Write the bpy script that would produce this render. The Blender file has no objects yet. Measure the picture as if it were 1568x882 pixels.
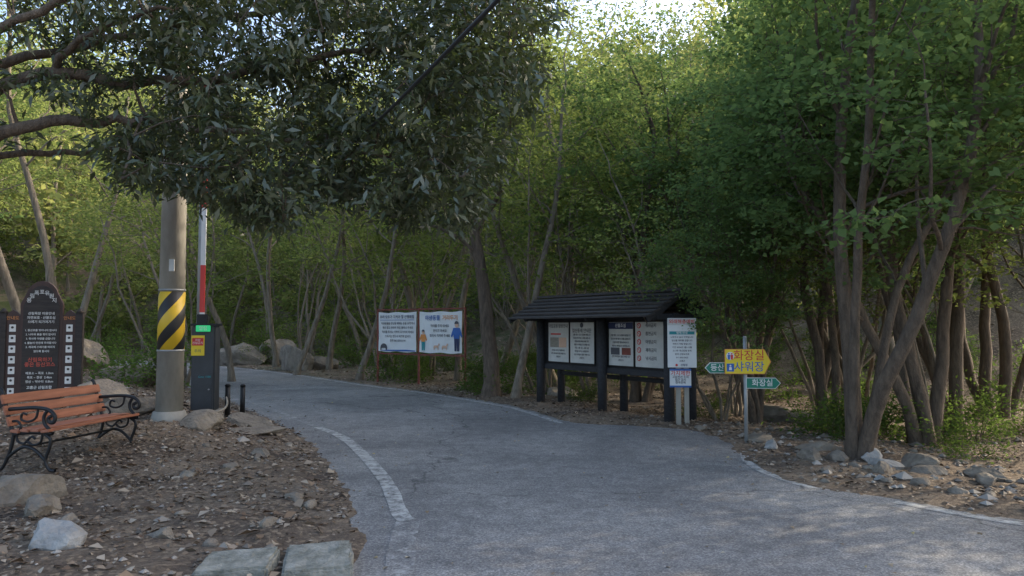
import bpy, bmesh, math, random
import numpy as np
from mathutils import Vector, Matrix, noise
R=math.radians
scene=bpy.context.scene
rng=np.random.default_rng(7)
random.seed(7)
# ------------------------------------------------------------------ helpers
def link(o,parent=None):
    scene.collection.objects.link(o)
    if parent: o.parent=parent
    return o
def empty(name,loc=(0,0,0),rz=0,scale=1):
    e=bpy.data.objects.new(name,None); e.empty_display_size=.2
    e.location=loc; e.rotation_euler=(0,0,rz); e.scale=(scale,)*3
    return link(e)
def nd(nt,t,**kw):
    n=nt.nodes.new(t)
    for k,v in kw.items():
        if k in n.inputs: n.inputs[k].default_value=v
        else: setattr(n,k,v)
    return n
def newmat(name):
    m=bpy.data.materials.new(name); m.use_nodes=True
    nt=m.node_tree; b=nt.nodes['Principled BSDF']
    return m,nt,b
def ramp(nt,fac,stops):
    r=nt.nodes.new('ShaderNodeValToRGB')
    while len(r.color_ramp.elements)<len(stops): r.color_ramp.elements.new(.5)
    for e,(p,c) in zip(r.color_ramp.elements,stops):
        e.position=p; e.color=(*c,1) if len(c)==3 else c
    nt.links.new(fac,r.inputs[0]); return r.outputs[0]
def mixc(nt,f,a,b,mode='MIX'):
    m=nt.nodes.new('ShaderNodeMix'); m.data_type='RGBA'; m.blend_type=mode
    for s,v in ((m.inputs[0],f),(m.inputs[6],a),(m.inputs[7],b)):
        if isinstance(v,(int,float)): s.default_value=v
        elif isinstance(v,tuple): s.default_value=(*v,1)
        else: nt.links.new(v,s)
    return m.outputs[2]
def mat(name,c1,c2=None,rough=.8,scale=8,bump=.2,detail=6,stretch=None,metal=0,dist=.02):
    m,nt,b=newmat(name)
    if c2 is None: c2=tuple(x*.75 for x in c1)
    tc=nd(nt,'ShaderNodeTexCoord'); mp=nd(nt,'ShaderNodeMapping')
    if stretch: mp.inputs['Scale'].default_value=stretch
    nt.links.new(tc.outputs['Object'],mp.inputs[0])
    n=nd(nt,'ShaderNodeTexNoise',Scale=scale,Detail=detail,Roughness=.65)
    nt.links.new(mp.outputs[0],n.inputs['Vector'])
    col=ramp(nt,n.outputs[0],[(.3,c2),(.7,c1)])
    nt.links.new(col,b.inputs['Base Color'])
    b.inputs['Roughness'].default_value=rough; b.inputs['Metallic'].default_value=metal
    if bump:
        n2=nd(nt,'ShaderNodeTexNoise',Scale=scale*5,Detail=5)
        nt.links.new(mp.outputs[0],n2.inputs['Vector'])
        bp=nd(nt,'ShaderNodeBump',Strength=bump,Distance=dist)
        nt.links.new(n2.outputs[0],bp.inputs['Height']); nt.links.new(bp.outputs[0],b.inputs['Normal'])
    return m
def leafmat(name,dark,light,trans,tf=.45,gloss=.06,grough=.4,nscale=.8):
    m=bpy.data.materials.new(name); m.use_nodes=True; nt=m.node_tree
    nt.nodes.clear(); out=nd(nt,'ShaderNodeOutputMaterial')
    g=nd(nt,'ShaderNodeNewGeometry'); oi=nd(nt,'ShaderNodeObjectInfo')
    n=nd(nt,'ShaderNodeTexNoise',Scale=nscale,Detail=2); nt.links.new(g.outputs['Position'],n.inputs['Vector'])
    a=nd(nt,'ShaderNodeMath',operation='MULTIPLY_ADD'); nt.links.new(g.outputs['Random Per Island'],a.inputs[0]); a.inputs[1].default_value=.55
    nt.links.new(n.outputs[0],a.inputs[2])
    a2=nd(nt,'ShaderNodeMath',operation='MULTIPLY_ADD'); nt.links.new(oi.outputs['Random'],a2.inputs[0]); a2.inputs[1].default_value=.3
    nt.links.new(a.outputs[0],a2.inputs[2])
    f=nd(nt,'ShaderNodeMapRange'); nt.links.new(a2.outputs[0],f.inputs[0]); f.inputs[1].default_value=.45; f.inputs[2].default_value=1.25
    c=mixc(nt,f.outputs[0],dark,light)
    ct=mixc(nt,f.outputs[0],tuple(x*.7 for x in trans),trans)
    d=nd(nt,'ShaderNodeBsdfDiffuse'); nt.links.new(c,d.inputs[0])
    t=nd(nt,'ShaderNodeBsdfTranslucent'); nt.links.new(ct,t.inputs[0])
    m1=nd(nt,'ShaderNodeMixShader'); m1.inputs[0].default_value=tf
    nt.links.new(d.outputs[0],m1.inputs[1]); nt.links.new(t.outputs[0],m1.inputs[2]); last=m1
    if gloss:
        gl=nd(nt,'ShaderNodeBsdfGlossy',Roughness=grough); gl.inputs[0].default_value=(1,1,1,1)
        m2=nd(nt,'ShaderNodeMixShader'); m2.inputs[0].default_value=gloss
        nt.links.new(m1.outputs[0],m2.inputs[1]); nt.links.new(gl.outputs[0],m2.inputs[2]); last=m2
    nt.links.new(last.outputs[0],out.inputs[0]); return m
def meshobj(name,me,mats,parent=None,loc=(0,0,0),rot=(0,0,0)):
    o=bpy.data.objects.new(name,me)
    if not isinstance(mats,(list,tuple)): mats=[mats]
    for m in mats:
        if m and m.name not in [x.name for x in me.materials if x]: me.materials.append(m)
    o.location=loc; o.rotation_euler=rot
    return link(o,parent)
def box(name,size,loc,m,parent=None,rot=(0,0,0),bev=.006):
    bm=bmesh.new(); bmesh.ops.create_cube(bm,size=1)
    bmesh.ops.scale(bm,vec=size,verts=bm.verts)
    if bev and min(size)>bev*2.5: bmesh.ops.bevel(bm,geom=bm.edges[:],offset=bev,segments=2,affect='EDGES')
    me=bpy.data.meshes.new(name); bm.to_mesh(me); bm.free()
    return meshobj(name,me,m,parent,loc,rot)
def cyl(name,r1,r2,h,loc,m,parent=None,rot=(0,0,0),seg=24):
    bm=bmesh.new(); bmesh.ops.create_cone(bm,cap_ends=True,segments=seg,radius1=r1,radius2=r2,depth=h)
    bmesh.ops.translate(bm,vec=(0,0,h/2),verts=bm.verts)
    for f in bm.faces: f.smooth=len(f.verts)==4
    me=bpy.data.meshes.new(name); bm.to_mesh(me); bm.free()
    return meshobj(name,me,m,parent,loc,rot)
def poly(name,pts,thick,m,parent=None,loc=(0,0,0),rot=(0,0,0)):
    bm=bmesh.new()
    a=[bm.verts.new((x,-thick/2,z)) for x,z in pts]; f=bm.faces.new(a)
    if thick>0:
        r=bmesh.ops.extrude_face_region(bm,geom=[f])
        bmesh.ops.translate(bm,vec=(0,thick,0),verts=[v for v in r['geom'] if isinstance(v,bmesh.types.BMVert)])
    bmesh.ops.recalc_face_normals(bm,faces=bm.faces)
    me=bpy.data.meshes.new(name); bm.to_mesh(me); bm.free()
    return meshobj(name,me,m,parent,loc,rot)
def text(name,s,size,loc,m,parent,rz=0,align='CENTER',off=0,sp=1.0):
    c=bpy.data.curves.new(name,'FONT'); c.body=s; c.size=size; c.align_x=align; c.align_y='CENTER'
    c.offset=off; c.space_line=sp; c.extrude=.0005
    o=bpy.data.objects.new(name,c); o.location=loc; o.rotation_euler=(R(90),0,rz); c.materials.append(m)
    return link(o,parent)
def tubes_mesh(name,polys,closed_tip=True):
    V=[];F=[]
    for pts,rad,s in polys:
        pts=[np.asarray(p,float) for p in pts]; base=len(V)
        ang=np.arange(s)*2*math.pi/s
        for i,p in enumerate(pts):
            t=pts[min(i+1,len(pts)-1)]-pts[max(i-1,0)]; t/=np.linalg.norm(t)+1e-9
            if i==0:
                ref=np.array([1,0,0.]) if abs(t[0])<.8 else np.array([0,1,0.])
            a=ref-t*np.dot(ref,t); a/=np.linalg.norm(a)+1e-9; ref=a; b=np.cross(t,a)
            for k in range(s):
                V.append(p+rad[i]*(math.cos(ang[k])*a+math.sin(ang[k])*b))
        for i in range(len(pts)-1):
            for k in range(s):
                k2=(k+1)%s
                F.append((base+i*s+k,base+i*s+k2,base+(i+1)*s+k2,base+(i+1)*s+k))
        F.append(tuple(base+(len(pts)-1)*s+k for k in range(s)))
    me=bpy.data.meshes.new(name); me.from_pydata([tuple(v) for v in V],[],F)
    me.polygons.foreach_set('use_smooth',[True]*len(me.polygons)); me.update()
    return me
def catmull(P,n=6):
    P=[np.array(p,float) for p in P]; out=[]
    for i in range(len(P)-1):
        p0=P[max(i-1,0)];p1=P[i];p2=P[i+1];p3=P[min(i+2,len(P)-1)]
        for k in range(n):
            t=k/n
            out.append(.5*((2*p1)+(-p0+p2)*t+(2*p0-5*p1+4*p2-p3)*t*t+(-p0+3*p1-3*p2+p3)*t**3))
    out.append(P[-1]); return out
def nrm(a): return a/(np.linalg.norm(a,axis=-1,keepdims=True)+1e-9)
def leaf_mesh(name,C,U,N,L,W):
    n=len(C); U=nrm(U); S=nrm(np.cross(N,U)); N=np.cross(U,S)
    L=L[:,None];W=W[:,None]
    V=np.empty((n,4,3))
    V[:,0]=C; V[:,2]=C+U*L-N*L*.12
    V[:,1]=C+U*L*.45+S*W*.5+N*W*.15; V[:,3]=C+U*L*.45-S*W*.5+N*W*.15
    return quads(name,V)
def rawmesh(name,V,LI,LS,smooth=False):
    me=bpy.data.meshes.new(name); me.vertices.add(len(V)); me.vertices.foreach_set('co',np.asarray(V,np.float32).ravel())
    me.loops.add(len(LI)); me.loops.foreach_set('vertex_index',np.asarray(LI,np.int32))
    me.polygons.add(len(LS)); me.polygons.foreach_set('loop_start',np.asarray(LS,np.int32))
    me.update(calc_edges=True)
    if smooth: me.polygons.foreach_set('use_smooth',[True]*len(LS))
    return me
def quads(name,V):
    n=len(V); return rawmesh(name,V.reshape(-1,3),np.arange(n*4),np.arange(n)*4)
_cache={}
def arrays(me):
    if me.name not in _cache:
        co=np.empty(len(me.vertices)*3,np.float32); me.vertices.foreach_get('co',co)
        li=np.empty(len(me.loops),np.int32); me.loops.foreach_get('vertex_index',li)
        ls=np.empty(len(me.polygons),np.int32); me.polygons.foreach_get('loop_start',ls)
        _cache[me.name]=(co.reshape(-1,3),li,ls)
    return _cache[me.name]
def merged(name,items,m,parent,smooth=False):
    VV=[];LL=[];SS=[];nv=nl=0
    for me,loc,rz,sc,tl in items:
        co,li,ls=arrays(me)
        M=np.array((Matrix.Rotation(rz,3,'Z')@Matrix.Rotation(tl[0],3,'X')@Matrix.Rotation(tl[1],3,'Y')))*np.array(sc)[None,:]
        VV.append(co@M.T+np.array(loc)); LL.append(li+nv); SS.append(ls+nl); nv+=len(co); nl+=len(li)
    return meshobj(name,rawmesh(name,np.concatenate(VV),np.concatenate(LL),np.concatenate(SS),smooth),m,parent)
# ------------------------------------------------------------------ materials
M_bark=mat('bark',(.18,.135,.095),(.065,.049,.036),.95,6,.8,8,(3,3,.7),dist=.04)
M_bark_pale=mat('bark_grey',(.30,.25,.185),(.11,.09,.068),.95,5,.7,8,(3,3,.6),dist=.04)
M_maple=leafmat('maple_leaves',(.05,.09,.037),(.125,.19,.078),(.28,.41,.12),.45,0)
M_forest=leafmat('forest_leaves',(.055,.088,.03),(.14,.185,.058),(.38,.46,.12),.5,0)
M_far=leafmat('distant_leaves',(.07,.10,.04),(.20,.235,.09),(.50,.53,.17),.5,0,nscale=.25)
M_ever=leafmat('evergreen_leaves',(.032,.052,.028),(.085,.10,.048),(.12,.16,.035),.22,.06,.4)
M_shrub=leafmat('shrub_leaves',(.04,.075,.022),(.10,.15,.04),(.22,.34,.07),.4,0)
M_black=mat('black_iron',(.02,.02,.022),(.012,.012,.012),.45,20,.1,metal=.3)
M_slat=mat('orange_wood',(.44,.17,.09),(.24,.09,.05),.6,3,.2,8,(1,12,12))
M_dkwood=mat('dark_wood',(.05,.038,.032),(.022,.018,.016),.7,4,.4,8,(1,6,6))
M_charwood=mat('charcoal_wood',(.035,.036,.04),(.015,.015,.018),.75,4,.4,8,(1,6,6))
M_roof=mat('weathered_roof_planks',(.085,.078,.073),(.03,.028,.028),.85,5,.5,8,(.6,8,8))
M_brown=mat('brown_board',(.075,.038,.028),(.04,.02,.016),.6,3,.2,8,(6,6,1))
M_conc=mat('concrete_pole',(.38,.36,.31),(.20,.185,.155),.9,3,.3,10,(1,1,.35))
M_steel=mat('grey_steel',(.35,.36,.36),(.26,.27,.27),.5,6,.1,metal=.4)
M_cab=mat('cabinet_grey',(.045,.05,.055),(.03,.033,.036),.5,4,.05)
M_white=mat('white_panel',(.74,.75,.74),(.64,.65,.64),.5,2,.02)
M_paper=mat('poster_paper',(.62,.62,.58),(.44,.44,.42),.5,2,.02)
M_yel=mat('yellow_paint',(.80,.60,.02),(.72,.52,.02),.45,3,.02)
M_grn=mat('green_paint',(.01,.20,.13),(.01,.16,.10),.45,3,.02)
M_red=mat('red_paint',(.62,.035,.03),(.5,.03,.025),.5,4,.02)
M_blue=mat('blue_paint',(.03,.13,.42),(.02,.10,.35),.5,4,.02)
M_navy=mat('navy_ink',(.02,.03,.09),(.02,.03,.08),.6,4,0)
M_ink=mat('grey_ink',(.10,.10,.11),(.07,.07,.08),.7,4,0)
M_wtext=mat('white_lettering',(.78,.76,.72),(.66,.64,.6),.6,4,0)
M_rtext=mat('red_lettering',(.55,.10,.06),(.5,.08,.05),.6,4,0)
M_teal=mat('teal_ink',(.02,.28,.30),(.02,.22,.25),.6,4,0)
M_rust=mat('rusty_frame',(.26,.07,.05),(.13,.04,.03),.7,8,.2)
M_orange=mat('orange_print',(.75,.30,.08),(.6,.22,.05),.6,4,0)
M_skin=mat('beige_print',(.65,.42,.30),(.6,.38,.27),.6,4,0)
M_rock=mat('rock',(.30,.255,.195),(.12,.10,.08),.9,3,.8,10,dist=.05)
M_rockw=mat('pale_rock',(.42,.41,.38),(.2,.19,.175),.9,4,.6,10,dist=.04)
M_slab=mat('granite_slab',(.38,.37,.32),(.10,.105,.08),.9,9,.7,12,dist=.03)
M_cable=mat('cable',(.02,.02,.02),None,.6,4,0)
M_rope=mat('rope',(.35,.32,.26),(.2,.18,.15),.9,30,.3)
# ------------------------------------------------------------------ road outline / terrain
LEFT=[(-1.6,-8),(-1.1,2),(-1.1,4.7),(-1.22,5.7),(-1.42,6.5),(-1.78,7.7),(-2.35,9.2),(-3.0,10.7),(-3.7,12),(-4.9,14),(-6.7,16.9),(-8.9,20.1),(-12.4,25),(-18,30),(-30,37)]
RIGHT=[(-29,41),(-16,34),(-10.5,28.9),(-7.4,25.3),(-4.1,20.8),(-2.1,18.3),(-.19,15.5),(.4,14.2),(1.05,12.5),(2.2,12.0),(2.8,11.5),(3.02,10.6),(2.9,9.4),(2.85,8.3),(3.05,7.5),(3.6,6.95),(4.4,6.1),(6.5,5.0),(10,4),(18,3),(34,2)]
Lc=catmull(LEFT,5); Rc=catmull(RIGHT,5)
OUT=np.array([p for p in Lc]+[p for p in Rc]+[np.array((34,-8.))])
def sdist(X,Y):
    P=np.stack([X,Y],-1); best=np.full(X.shape,1e9); ins=np.zeros(X.shape,bool)
    n=len(OUT)
    for i in range(n):
        a=OUT[i];b=OUT[(i+1)%n]; ab=b-a
        t=np.clip(((P-a)@ab)/(ab@ab),0,1); q=a+t[...,None]*ab
        best=np.minimum(best,np.hypot(P[...,0]-q[...,0],P[...,1]-q[...,1]))
        if abs(b[1]-a[1])>1e-9:
            c=((a[1]>Y)!=(b[1]>Y))&(X<(b[0]-a[0])*(Y-a[1])/(b[1]-a[1])+a[0]); ins^=c
    return np.where(ins,-best,best)
def ss(a,b,x):
    t=np.clip((x-a)/(b-a),0,1); return t*t*(3-2*t)
Lx=np.array([p[0] for p in Lc]); Ly=np.array([p[1] for p in Lc])
def softp(x): return np.where(x>6,x,np.log1p(np.exp(np.clip(x,-20,6))))
def hgt(X,Y):
    X=np.asarray(X,float);Y=np.asarray(Y,float)
    d=sdist(X,Y); left=X<np.interp(Y,Ly,Lx)
    o=np.maximum(d,0)
    zl=.37*ss(6.8,10.3,Y)*ss(.15,2.1,o)+.10*np.maximum(0,-X-5)*ss(11,17,Y)*(o>0)*ss(0,4,o)+.03*ss(.1,.6,o)
    hl=.42*softp(o-7)*ss(6,20,Y)
    zr=-.22*ss(.6,4,o)*(1-ss(16,24,Y))+.02*ss(.1,.5,o)
    hr=.58*softp(o-11)*ss(13,27,Y)
    h=np.where(left,hl,hr); h=48*(1-np.exp(-h/48))
    z=np.where(left,zl,zr)+h
    nz=.5*np.sin(X*.31+1.3)*np.sin(Y*.27+.4)*ss(6,16,o)
    nz+=.035*np.sin(X*1.7+np.sin(Y*1.3)*1.5)*np.sin(Y*1.9+X*.6)*ss(.1,1.2,o)
    nz+=.015*np.sin(X*5.1+Y*2.3)*np.sin(Y*6.3-X*3.1)*ss(-.05,.5,d)
    z=z+nz
    return np.where(d<0,-.05*ss(.0,.25,-d)+.004,z+.006)
def hz(x,y): return float(hgt(np.array([x]),np.array([y]))[0])
def sd1(x,y): return float(sdist(np.array([float(x)]),np.array([float(y)]))[0])
def axis(segs):
    a=[]
    for s,e,st in segs: a+=list(np.arange(s,e,st))
    return np.array(a+[segs[-1][1]])
gx=axis([(-220,-60,8),(-60,-25,1.5),(-25,-9,.4),(-9,6,.09),(6,14,.4),(14,60,1.5),(60,220,8)])
gy=axis([(-60,-8,4),(-8,4,.4),(4,16,.09),(16,40,.35),(40,100,1.5),(100,260,8)])
GX,GY=np.meshgrid(gx,gy); GZ=hgt(GX,GY)
dd=sdist(GX,GY)
fine=np.zeros_like(GZ)
for (i,j),v in np.ndenumerate(GZ):
    if dd[i,j]>-.3 and abs(GX[i,j])<14 and 3<GY[i,j]<22:
        fine[i,j]=noise.fractal(Vector((GX[i,j]*2.2,GY[i,j]*2.2,0)),.8,2.1,4)*.022
GZ=GZ+fine
ny,nx=GX.shape
idx=np.arange(nx*ny).reshape(ny,nx)
Fq=np.stack([idx[:-1,:-1],idx[:-1,1:],idx[1:,1:],idx[1:,:-1]],-1).reshape(-1)
me=rawmesh('ground',np.stack([GX,GY,GZ],-1).reshape(-1,3),Fq,np.arange(len(Fq)//4)*4,True)
Mg,nt,b=newmat('forest_soil')
g=nd(nt,'ShaderNodeNewGeometry'); pos=g.outputs['Position']
n1=nd(nt,'ShaderNodeTexNoise',Scale=.9,Detail=6,Roughness=.6); nt.links.new(pos,n1.inputs['Vector'])
n2=nd(nt,'ShaderNodeTexNoise',Scale=22,Detail=8,Roughness=.7); nt.links.new(pos,n2.inputs['Vector'])
v1=nd(nt,'ShaderNodeTexVoronoi',Scale=28); nt.links.new(pos,v1.inputs['Vector'])
c1=ramp(nt,n1.outputs[0],[(.34,(.075,.055,.042)),(.5,(.165,.128,.098)),(.68,(.28,.23,.18))])
c2=ramp(nt,n2.outputs[0],[(.3,(.35,.3,.26)),(.62,(1.15,1.1,1.0)),(.8,(1.9,1.8,1.6))])
c=mixc(nt,1.0,c1,c2,'MULTIPLY')
sv=nd(nt,'ShaderNodeSeparateColor'); nt.links.new(v1.outputs['Color'],sv.inputs[0])
vm=nd(nt,'ShaderNodeMapRange'); nt.links.new(sv.outputs[0],vm.inputs[0]); vm.inputs[1].default_value=.72; vm.inputs[2].default_value=.95
c=mixc(nt,vm.outputs[0],c,(.28,.21,.14))
sy=nd(nt,'ShaderNodeSeparateXYZ'); nt.links.new(pos,sy.inputs[0])
my=nd(nt,'ShaderNodeMapRange'); nt.links.new(sy.outputs[1],my.inputs[0]); my.inputs[1].default_value=20; my.inputs[2].default_value=34
n3=nd(nt,'ShaderNodeTexNoise',Scale=.55,Detail=7,Roughness=.75); nt.links.new(pos,n3.inputs['Vector'])
h3=ramp(nt,n3.outputs[0],[(.42,(0,0,0)),(.58,(1,1,1))])
mm=nd(nt,'ShaderNodeMath',operation='MULTIPLY'); nt.links.new(my.outputs[0],mm.inputs[0]); nt.links.new(h3,mm.inputs[1])
c=mixc(nt,mm.outputs[0],c,mixc(nt,n2.outputs[0],(.02,.032,.01),(.09,.11,.03)))
nt.links.new(c,b.inputs['Base Color']); b.inputs['Roughness'].default_value=.95
bp=nd(nt,'ShaderNodeBump',Strength=.9,Distance=.04); nt.links.new(n2.outputs[0],bp.inputs['Height']); nt.links.new(bp.outputs[0],b.inputs['Normal'])
meshobj('ground',me,Mg)
bm=bmesh.new(); bm.faces.new([bm.verts.new((p[0],p[1],0)) for p in OUT]); bmesh.ops.triangulate(bm,faces=bm.faces[:])
bmesh.ops.recalc_face_normals(bm,faces=bm.faces)
me=bpy.data.meshes.new('asphalt_road'); bm.to_mesh(me); bm.free()
def asphalt(name,paint=None,lo=.45,hi=.6):
    m,nt,b=newmat(name); g=nd(nt,'ShaderNodeNewGeometry'); pos=g.outputs['Position']
    big=nd(nt,'ShaderNodeTexNoise',Scale=.45,Detail=5,Roughness=.6,Distortion=.6); nt.links.new(pos,big.inputs['Vector'])
    mid=nd(nt,'ShaderNodeTexNoise',Scale=5,Detail=6,Roughness=.7); nt.links.new(pos,mid.inputs['Vector'])
    fin=nd(nt,'ShaderNodeTexVoronoi',Scale=90); nt.links.new(pos,fin.inputs['Vector'])
    fs=nd(nt,'ShaderNodeSeparateColor'); nt.links.new(fin.outputs['Color'],fs.inputs[0])
    c=ramp(nt,big.outputs[0],[(.32,(.15,.148,.147)),(.5,(.21,.207,.204)),(.68,(.28,.275,.265))])
    c=mixc(nt,1.0,c,ramp(nt,mid.outputs[0],[(.3,(.68,.68,.68)),(.7,(1.2,1.2,1.19))]),'MULTIPLY')
    c=mixc(nt,1.0,c,ramp(nt,fs.outputs[0],[(0,(.6,.6,.6)),(.6,(1,1,1)),(1,(1.6,1.57,1.5))]),'MULTIPLY')
    wob=nd(nt,'ShaderNodeTexNoise',Scale=1.3,Detail=5); nt.links.new(pos,wob.inputs['Vector'])
    va=nd(nt,'ShaderNodeVectorMath',operation='MULTIPLY_ADD'); nt.links.new(wob.outputs['Color'],va.inputs[0]); va.inputs[1].default_value=(1.2,1.2,0); nt.links.new(pos,va.inputs[2])
    cr=nd(nt,'ShaderNodeTexVoronoi',Scale=.22,feature='DISTANCE_TO_EDGE'); nt.links.new(va.outputs[0],cr.inputs['Vector'])
    cf=ramp(nt,cr.outputs['Distance'],[(0,(.45,.45,.45)),(.0045,(1,1,1))])
    c=mixc(nt,1.0,c,cf,'MULTIPLY')
    if paint:
        w=nd(nt,'ShaderNodeTexNoise',Scale=9,Detail=8,Roughness=.75); nt.links.new(pos,w.inputs['Vector'])
        f=ramp(nt,w.outputs[0],[(lo,(0,0,0)),(hi,(1,1,1))])
        c=mixc(nt,f,c,paint)
    nt.links.new(c,b.inputs['Base Color']); b.inputs['Roughness'].default_value=.85
    bp=nd(nt,'ShaderNodeBump',Strength=.5,Distance=.01); nt.links.new(fs.outputs[1],bp.inputs['Height']); nt.links.new(bp.outputs[0],b.inputs['Normal'])
    return m
meshobj('asphalt_road',me,asphalt('asphalt'))
M_line=asphalt('worn_white_paint',(.52,.52,.49),.42,.60); M_line_old=asphalt('very_worn_paint',(.42,.42,.40),.50,.66)
def ribbon(name,pts,w,m,z=.004,n=5):
    C=catmull(pts,n); V=[];F=[]
    for i,p in enumerate(C):
        t=C[min(i+1,len(C)-1)]-C[max(i-1,0)]; t/=np.linalg.norm(t); s=np.array([t[1],-t[0]])
        ww=w*(1+.04*math.sin(i*1.7)+.04*math.sin(i*4.1))
        a=p+s*ww/2;b_=p-s*ww/2; V+=[(a[0],a[1],z),(b_[0],b_[1],z)]
        if i: F.append((2*i-2,2*i-1,2*i+1,2*i))
    me=bpy.data.meshes.new(name); me.from_pydata(V,[],F)
    if me.polygons[0].normal.z<0: me.flip_normals()
    return meshobj(name,me,m)
ribbon('road_edge_line',[(-.86,6.2),(-.97,6.47),(-1.29,7.7),(-1.84,9.29),(-2.45,10.8),(-3.1,11.9)],.15,M_line)
ribbon('road_edge_line',[(-.72,3.9),(-.72,4.7),(-.82,5.66),(-.855,6.18)],.2,M_line_old)
ribbon('road_edge_line',[(-3.12,11.93),(-4.2,13.7),(-5.9,16.4)],.12,M_line_old)
ribbon('road_edge_line',[(-14,31.6),(-10.5,28.5),(-7.4,24.9),(-4.1,20.4),(-2.1,17.95),(-.3,15.2),(.2,14.2),(.8,12.4)],.12,M_line)
ribbon('road_edge_line',[(2.98,9.6),(2.8,8.9),(2.78,8.2),(2.98,7.4)],.10,M_line)
ribbon('road_edge_line',[(3.5,6.85),(4.25,6.0),(6.3,4.9),(9.9,3.9),(18,2.9)],.11,M_line)
# ------------------------------------------------------------------ rocks
def rock_mesh(name,size,seed,sub=3):
    bm=bmesh.new(); bmesh.ops.create_icosphere(bm,subdivisions=sub,radius=1)
    rs=random.Random(seed)
    planes=[(Vector((rs.gauss(0,1),rs.gauss(0,1),rs.gauss(0,.8))).normalized(),rs.uniform(.45,.78)) for _ in range(11)]
    for v in bm.verts:
        p=v.co.copy()
        for n,dl in planes:
            e=p.dot(n)-dl
            if e>0: p-=n*e*.97
        q=v.co+Vector((seed*3.1,seed*1.7,seed))
        p*=1+.12*noise.noise(q*1.6)+.06*noise.noise(q*4)
        v.co=Vector((p.x*size[0],p.y*size[1],p.z*size[2]))*1.3
    me=bpy.data.meshes.new(name); bm.to_mesh(me); bm.free(); return me
def rock(name,x,y,size,m,seed,rz=0):
    return meshobj(name,rock_mesh(name,size,seed),m,None,(x,y,hz(x,y)+size[2]*.25),(0,0,rz))
# ------------------------------------------------------------------ leaf litter & gravel
def scatter(name,n,xr,yr,cond,L,m,flat=.35,zoff=.012):
    X=rng.uniform(*xr,n);Y=rng.uniform(*yr,n); d=sdist(X,Y); k=cond(X,Y,d); X=X[k];Y=Y[k];d=d[k]
    Z=np.where(d<0,.004,hgt(X,Y))+zoff
    n=len(X); a=rng.uniform(0,2*math.pi,n)
    U=np.stack([np.cos(a),np.sin(a),rng.normal(0,flat*.6,n)],-1)
    N=np.stack([rng.normal(0,flat,n),rng.normal(0,flat,n),np.ones(n)],-1)
    l=L*rng.uniform(.5,1.3,n)
    meshobj(name,leaf_mesh(name,np.stack([X,Y,Z],-1),U,N,l,l*rng.uniform(.5,.8,n)),m)
def drymat(name,cols):
    m,nt,b=newmat(name); g=nd(nt,'ShaderNodeNewGeometry')
    st=[(i/(len(cols)),c) for i,c in enumerate(cols)]
    nt.links.new(ramp(nt,g.outputs['Random Per Island'],st),b.inputs['Base Color']); b.inputs['Roughness'].default_value=.8
    return m
M_dry=drymat('dry_leaves',[(.09,.055,.035),(.19,.125,.075),(.27,.20,.135),(.13,.085,.055),(.38,.31,.23)])
M_dryroad=drymat('fallen_leaf_colours',[(.5,.42,.18),(.30,.2,.1),(.45,.40,.30),(.2,.14,.08)])
patch=lambda X,Y:(np.sin(X*1.3+np.sin(Y*.9)*2)*np.sin(Y*1.1+X*.4)+rng.uniform(-1,1.2,len(X))>-.1)
scatter('fallen_leaves',46000,(-12,-.9),(3.8,17),lambda X,Y,d:(d>-.05)&patch(X,Y),.05,M_dry)
scatter('fallen_leaves',2200,(-10,-.9),(3.8,14),lambda X,Y,d:(d>0),.10,M_dry,.4,.02)
scatter('fallen_leaves',34000,(-3,12),(4.5,20),lambda X,Y,d:(d>-.04)&(X>np.interp(Y,Ly,Lx)+2)&patch(X,Y),.06,M_dry)
scatter('fallen_leaves',50000,(-30,25),(15,50),lambda X,Y,d:(d>0)&patch(X,Y),.11,M_dry)
scatter('fallen_leaves',3400,(-9,6),(4,24),lambda X,Y,d:(d<0)&(rng.uniform(0,1,len(X))<.12+.8*np.exp(d*3.5)),.045,M_dryroad,.25,.006)
def gravel(name,n,xr,yr,cond,s,m):
    X=rng.uniform(*xr,n);Y=rng.uniform(*yr,n);d=sdist(X,Y);k=cond(X,Y,d);X=X[k];Y=Y[k];Z=hgt(X,Y)
    V=[];F=[]
    base=[(1,0,0),(-.9,.1,0),(.1,1,0),(0,-.9,.05),(.1,.1,.7),(0,0,-.6)]
    fs=[(0,2,4),(2,1,4),(1,3,4),(3,0,4),(2,0,5),(1,2,5),(3,1,5),(0,3,5)]
    for x,y,z in zip(X,Y,Z):
        q=s*math.exp(rng.normal(0,.5)); a=rng.uniform(0,6.28); ca,sa=math.cos(a),math.sin(a); b0=len(V); e=rng.uniform(.6,1)
        for p in base:
            px=p[0]*q*rng.uniform(.8,1.2);py=p[1]*q*e*rng.uniform(.8,1.2)
            V.append((x+px*ca-py*sa,y+px*sa+py*ca,z+.008+p[2]*q*.7))
        F+=[tuple(b0+i for i in f) for f in fs]
    me=bpy.data.meshes.new(name); me.from_pydata(V,[],F); meshobj(name,me,m)
M_grav=drymat('gravel_colours',[(.12,.095,.07),(.24,.21,.17),(.34,.31,.27),(.17,.14,.11)])
gravel('gravel',2600,(-9,-1),(4,14),lambda X,Y,d:d>.02,.02,M_grav)
gravel('gravel',1500,(2,8),(5,13),lambda X,Y,d:d>.02,.03,M_grav)
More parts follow.
